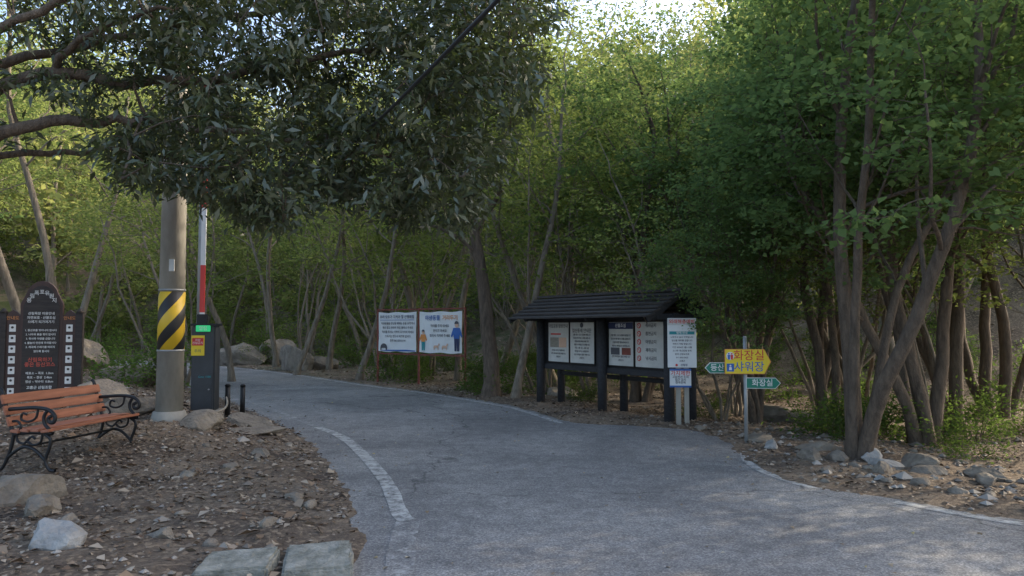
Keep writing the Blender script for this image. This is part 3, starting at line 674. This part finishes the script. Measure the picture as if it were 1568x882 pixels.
# ------------------------------------------------------------------ banners
A=np.array([-3.85,21.3]);B=np.array([-1.22,19.3]); dv_=B-A; Lb=np.linalg.norm(dv_); th=math.atan2(dv_[1],dv_[0])
bn=empty('banner_frame',(A[0],A[1],0),th)
for i,x in enumerate((0,Lb*.495,Lb)):
    p=A+dv_*x/Lb; z=hz(p[0],p[1]); box('post_%d'%(i+1),(.05,.05,2.12-z+.2),(x,0,(2.12+z-.2)/2),M_rust,bn)
for z in (2.08,.84): box('rail',(Lb+.04,.04,.04),(Lb/2,.003,z),M_rust,bn)
def banner(x0,x1,kind):
    w=x1-x0; cx=(x0+x1)/2; z0,z1=.90,2.0
    nxs=24; V=[];F=[]
    for i in range(nxs+1):
        for j in range(9):
            V.append((x0+w*i/nxs,-.045+.012*math.sin(i*.9+j*.5)*math.sin(math.pi*j/8),z0+(z1-z0)*j/8+(.012*math.cos(i/nxs*2*math.pi*2) if j in(0,8) else 0)))
    for i in range(nxs):
        for j in range(8): a=i*9+j; F.append((a,a+9,a+10,a+1))
    me=bpy.data.meshes.new('banner_sheet'); me.from_pydata(V,[],F); meshobj('banner_sheet',me,M_white,bn)
    y=-.064
    for (a,c) in ((x0,z0),(x1,z0),(x0,z1),(x1,z1)):
        e=.05*(1 if c==z1 else -1); o=np.array([a,-.045,c]); q=np.array([a+(.03 if a==x1 else -.03),0,c+e])
        meshobj('tie_cord',tubes_mesh('tie',[([o,q],[.005,.005],4)]),M_rope,bn)
    if kind==0:
        text('title','우리 모두가 지켜야 할 산행예절',.105,(cx,y,z1-.13),M_navy,bn,off=.001)
        box('title_line',(w*.9,.003,.012),(cx,y,z1-.21),M_blue,bn,bev=0)
        for i,l in enumerate(['야생동물을 만났을 때에는 등을 보이거나','뛰지 말고 천천히 뒤로 물러나 주세요','먹이를 주거나 가까이 다가가지 마세요','쓰레기는 반드시 되가져 갑시다','문의 061-830-5114']):
            text('body_line',l,.08,(cx+.04,y,z1-.31-i*.12),M_ink,bn,off=.001)
        P=[(.28*math.cos(a)*.5,.13*math.sin(a)) for a in np.linspace(0,math.pi,12)]+[(-.14,-.06),(-.10,-.06),(-.09,0),(.07,0),(.08,-.06),(.12,-.06)]
        poly('boar_print',P,.002,M_ink,bn,(x0+.24,y,z0+.10))
        poly('field_print',[(-w/2+.03,0),(w/2-.03,0),(w/2-.03,.03),(w/4,.045),(-w/4,.03)],.002,M_blue,bn,(cx,y+.003,z0+.02))
    else:
        text('title','야생동물',.15,(cx-.27,y,z1-.17),M_blue,bn,off=.002)
        text('title2','거리두기',.15,(cx+.36,y,z1-.17),M_orange,bn,off=.002)
        for i,l in enumerate(['먹이를 주지 마세요','만지지 마세요','멀리서 지켜봐 주세요']):
            text('body_line',l,.085,(cx,y,z1-.38-i*.13),M_ink,bn,off=.001)
        def person(x,shirt,pants,s):
            poly('print_legs',[(-.07*s,0),(-.01*s,0),(0,.26*s),(.02*s,0),(.08*s,0),(.085*s,.32*s),(-.085*s,.32*s)],.002,pants,bn,(x,y,z0+.06))
            poly('print_body',[(-.09*s,.31*s),(.09*s,.31*s),(.10*s,.42*s),(.16*s,.34*s),(.19*s,.38*s),(.11*s,.58*s),(-.11*s,.58*s),(-.19*s,.38*s),(-.16*s,.34*s),(-.10*s,.42*s)],.002,shirt,bn,(x,y-.003,z0+.06))
            poly('print_head',[(.065*s*math.cos(a),.66*s+.075*s*math.sin(a)) for a in np.linspace(0,6.28,14)[:-1]],.002,M_skin,bn,(x,y-.003,z0+.06))
            poly('print_hair',[(.07*s*math.cos(a),.68*s+.075*s*math.sin(a)) for a in np.linspace(0,3.14,9)],.002,M_ink,bn,(x,y-.006,z0+.06))
        person(x1-.17,M_blue,M_navy,1.05); person(x0+.16,M_orange,M_teal,.75)
        for dx in (-.12,.18):
            poly('animal_print',[(-.09,.0),(-.07,.0),(-.06,.06),(.04,.06),(.05,0),(.07,0),(.075,.10),(.12,.15),(.08,.18),(.05,.12),(-.08,.12),(-.11,.08)],.002,M_skin,bn,(cx+dx,y,z0+.08))
banner(.07,Lb*.495-.06,0); banner(Lb*.495+.06,Lb-.07,1)
# ------------------------------------------------------------------ notice kiosk
A=np.array([.66,15.75]);B=np.array([2.80,12.5]); dv_=B-A; Lk=np.linalg.norm(dv_); th=math.atan2(dv_[1],dv_[0])
K=empty('notice_board_kiosk',(A[0],A[1],0),th)
def kp(name,x,y,s,h=1.80):
    cyl(name,s/2,s/2*.95,h+.35,(x,y,-.35),M_charwood,K,seg=16)
for i,x in enumerate((.08,Lk*.53,Lk-.10)):
    kp('front_post_%d'%(i+1),x,-.12,.18); kp('rear_post_%d'%(i+1),x,.42,.16)
    box('cross_beam',(.10,1.20,.10),(x,.15,1.77),M_charwood,K)
    for sgn in (-1,1):
        box('rafter',(.08,.74,.08),(x,.15+sgn*.35,1.93),M_charwood,K,(R(-sgn*32),0,0))
box('backboard',(Lk-.1,.05,1.0),(Lk/2,.02,1.30),M_charwood,K)
box('bottom_rail',(Lk-.04,.12,.10),(Lk/2,-.02,.78),M_charwood,K)
box('top_rail',(Lk-.04,.12,.10),(Lk/2,-.02,1.785),M_charwood,K)
box('low_rail',(Lk*.96,.06,.08),(Lk/2,.42,.62),M_charwood,K)
for i,(x0,x1,kind) in enumerate([(.24,.92,0),(.98,1.72,1),(2.16,2.82,2),(2.88,3.66,3)]):
    w=x1-x0; cx=(x0+x1)/2; y=-.012
    box('poster_frame_%d'%(i+1),(w+.05,.03,.86),(cx,y,1.285),M_black,K,bev=.004)
    box('poster_%d'%(i+1),(w,.012,.80),(cx,y-.014,1.285),M_paper,K,bev=.002)
    yy=y-.0235
    if kind==0:
        text('poster_title','국립공원 탐방안내',.085,(cx,yy,1.61),M_ink,K,off=.001)
        box('photo_print',(w*.42,.003,.20),(cx-.13,yy,1.28),M_rope,K,bev=0); box('photo_print',(w*.36,.003,.20),(cx+.15,yy,1.28),M_skin,K,bev=0)
        box('red_bar',(w*.5,.003,.03),(cx-.08,yy,1.45),M_red,K,bev=0)
    elif kind==1:
        cyl('emblem',.05,.05,.003,(cx,yy,1.63),M_ink,K,(R(90),0,0),16)
        text('poster_title','입산통제 안내문',.09,(cx,yy,1.52),M_ink,K,off=.001)
    elif kind==2:
        box('header',(w,.004,.12),(cx,yy,1.62),M_navy,K,bev=0); text('header_text','산불조심',.08,(cx,yy-.003,1.62),M_wtext,K,off=.001)
        box('photo_print',(w*.36,.003,.13),(cx-.15,yy,1.15),M_ink,K,bev=0); box('photo_print',(w*.36,.003,.13),(cx+.15,yy,1.15),M_rust,K,bev=0)
    else:
        for k in range(5):
            zc=1.62-k*.145; cyl('ban_symbol',.05,.05,.003,(x0+.10,yy,zc),M_red,K,(R(90),0,0),18); cyl('ban_symbol_inner',.034,.034,.003,(x0+.10,yy-.0025,zc),M_paper,K,(R(90),0,0),18)
            box('ban_slash',(.075,.002,.012),(x0+.10,yy-.0055,zc),M_red,K,(0,R(45),0),0)
            text('ban_text',['취사금지','흡연금지','야영금지','채취금지','낚시금지'][k],.075,(x0+.40,yy,zc),M_ink,K,off=.001)
    if kind<3:
        for k in range(8):
            z=1.44-k*.065
            if kind==0 and 1.16<z<1.48 or kind==2 and 1.06<z<1.24: continue
            text('poster_line',['산을 찾는 모든 분들께 알립니다','입산시 화기물 소지를 금합니다','산림보호법 제53조에 의거','위반시 과태료가 부과됩니다','기간 : 2월 1일 ~ 5월 15일','자연을 아끼고 사랑합시다','군민 여러분의 협조 바랍니다','고흥군수'][k],.042,(cx,yy,z),M_ink,K,off=.0008)
RL=Lk+.28; RX=Lk/2-.16
for sgn in (-1,1):
    for i in range(6):
        t=(i+.5)/6; yy=.15+sgn*(.04+.78*t); zz=2.20-.44*t
        box('roof_plank',(RL+random.uniform(-.03,.03),.20,.032),(RX,yy,zz),M_roof,K,(R(-sgn*14),random.uniform(-.003,.003),random.uniform(-.004,.004)),.005)
box('ridge_cap',(RL+.06,.16,.05),(RX,.15,2.235),M_roof,K)
for x in (RX-RL/2+.03,RX+RL/2-.03):
    for sgn in (-1,1): box('barge_board',(.035,.90,.10),(x,.15+sgn*.42,1.94),M_charwood,K,(R(-sgn*29.5),0,0))
# ------------------------------------------------------------------ white notice sign by kiosk
sx_,sy_=2.76,12.05; sz=hz(sx_,sy_)
S=empty('notice_sign',(sx_,sy_,0),R(-6))
for dx in (-.06,.07): box('post',(.075,.075,1.2+.3),(dx,.04,sz+.45),M_conc,S)
box('panel',(.46,.02,.80),(0,-.012,1.34),M_white,S,bev=.004)
box('header',(.46,.004,.11),(0,-.025,1.68),M_paper,S,bev=0)
text('header_text','외래해충예방',.075,(0,-.029,1.68),M_red,S,off=.001)
box('teal_strip',(.40,.004,.05),(0,-.025,1.50),M_teal,S,bev=0); text('strip_text','방제 안내',.045,(0,-.029,1.50),M_wtext,S,off=.001)
for i in range(8): text('body','나무주사 실시 지역입니다|임산물 채취를 금합니다|위반시 처벌 받습니다|기간 2024년 3월~12월|소나무 재선충병 방제|문의 산림녹지과|061-830-5423|고흥군'.split('|')[i],.034,(0,-.0235,1.43-i*.055),M_ink,S,off=.0008)
cyl('logo',.02,.02,.003,(-.09,-.024,.98),M_red,S,(R(90),0,0),12); text('logo_text','산림청',.04,(.03,-.0235,.98),M_navy,S,off=.001)
box('lower_panel',(.34,.02,.30),(-.03,-.012,.77),M_white,S,bev=.004)
box('lower_border',(.34,.004,.03),(-.03,-.025,.905),M_blue,S,bev=0); box('lower_border2',(.34,.004,.03),(-.03,-.025,.635),M_blue,S,bev=0)
text('lower_title','가지제한',.085,(-.03,-.024,.845),M_red,S,off=.001); text('lower_text','고압전선 주의\n접근 금지\n한국전력',.045,(-.03,-.024,.74),M_ink,S,off=.001)
# ------------------------------------------------------------------ direction sign post
dx,dy=3.25,10.35; dz=hz(dx,dy)
D=empty('direction_sign_post',(dx,dy,0),R(-4))
cyl('post',.026,.026,1.45-dz+.3,(0,0,dz-.3),M_steel,D,seg=16); cyl('post_cap',.03,.02,.02,(0,0,1.45),M_steel,D,seg=16)
def arrow(name,x0,x1,z0,z1,tip,m,y,bm_=M_wtext,b=.012):
    def pts(i):
        if tip>0: return [(x0+i,z0+i),(x1-i*.5,z0+i),(x1+tip-i*1.6,(z0+z1)/2),(x1-i*.5,z1-i),(x0+i,z1-i)]
        return [(x0+i*.5,z0+i),(x1-i,z0+i),(x1-i,z1-i),(x0+i*.5,z1-i),(x0+tip+i*1.6,(z0+z1)/2)]
    poly(name+'_border',pts(0),.014,bm_,D,(0,y,0)); poly(name+'_face',pts(b),.004,m,D,(0,y-.009,0))
arrow('yellow_arrow',-.29,.25,.945,1.29,.09,M_yel,-.045,M_orange,.008)
text('toilet_text','화장실',.155,(.04,-.0575,1.195),M_red,D,off=.001)
text('shower_text','샤워장',.15,(.04,-.0575,1.04),M_blue,D,off=.001)
box('shower_icon',(.10,.003,.11),(-.215,-.0575,1.035),M_blue,D,bev=0)
poly('icon_figure',[(-.02,-.035),(.02,-.035),(.014,.01),(-.014,.01)],.002,M_wtext,D,(-.215,-.0605,1.035)); cyl('icon_head',.012,.012,.002,(-.215,-.0605,1.062),M_wtext,D,(R(90),0,0),10)
cyl('icon_ring',.055,.055,.003,(-.215,-.0565,1.195),M_wtext,D,(R(90),0,0),20)
for s,mm in ((-1,M_blue),(1,M_red)):
    cyl('icon_head',.011,.011,.002,(-.215+s*.02,-.0605,1.225),mm,D,(R(90),0,0),10); poly('icon_body',[(-.013,-.05),(.013,-.05),(.018,.015),(-.018,.015)],.002,mm,D,(-.215+s*.02,-.0615,1.195))
arrow('green_arrow_right',.0,.40,.745,.895,.07,M_grn,-.032,M_wtext,.008)
text('green_text','화장실',.105,(.22,-.0445,.82),M_wtext,D,off=.001)
arrow('green_arrow_left',-.48,-.05,.95,1.10,-.07,M_grn,.03,M_wtext,.008)
text('green_text_2','등산로',.105,(-.33,.0175,1.025),M_wtext,D,off=.001)
# ------------------------------------------------------------------ light, sky, camera
el,az=R(26),R(66)
w=bpy.data.worlds.new('World'); scene.world=w; w.use_nodes=True; nt=w.node_tree
sky=nd(nt,'ShaderNodeTexSky'); sky.sky_type='NISHITA'; sky.sun_disc=False; sky.sun_elevation=el; sky.sun_rotation=az
sky.dust_density=3.5; sky.ozone_density=.6; sky.air_density=.8
nt.links.new(sky.outputs[0],nt.nodes['Background'].inputs[0]); nt.nodes['Background'].inputs[1].default_value=.58
sl=bpy.data.lights.new('sun','SUN'); sl.energy=5; sl.angle=R(.5); sl.color=(1,.87,.68)
so=link(bpy.data.objects.new('sun',sl)); dirv=Vector((math.sin(az)*math.cos(el),math.cos(az)*math.cos(el),math.sin(el)))
so.rotation_euler=dirv.to_track_quat('Z','Y').to_euler(); so.location=(20,10,20)
cd=bpy.data.cameras.new('camera'); cd.lens=26; cd.sensor_width=36; cd.clip_end=1000; cd.clip_start=.05
co=link(bpy.data.objects.new('camera',cd)); co.location=(0,0,1.6); co.rotation_euler=(R(93),0,0); scene.camera=co
scene.view_settings.view_transform='Standard'; scene.view_settings.look='None'; scene.view_settings.exposure=0; scene.view_settings.gamma=1
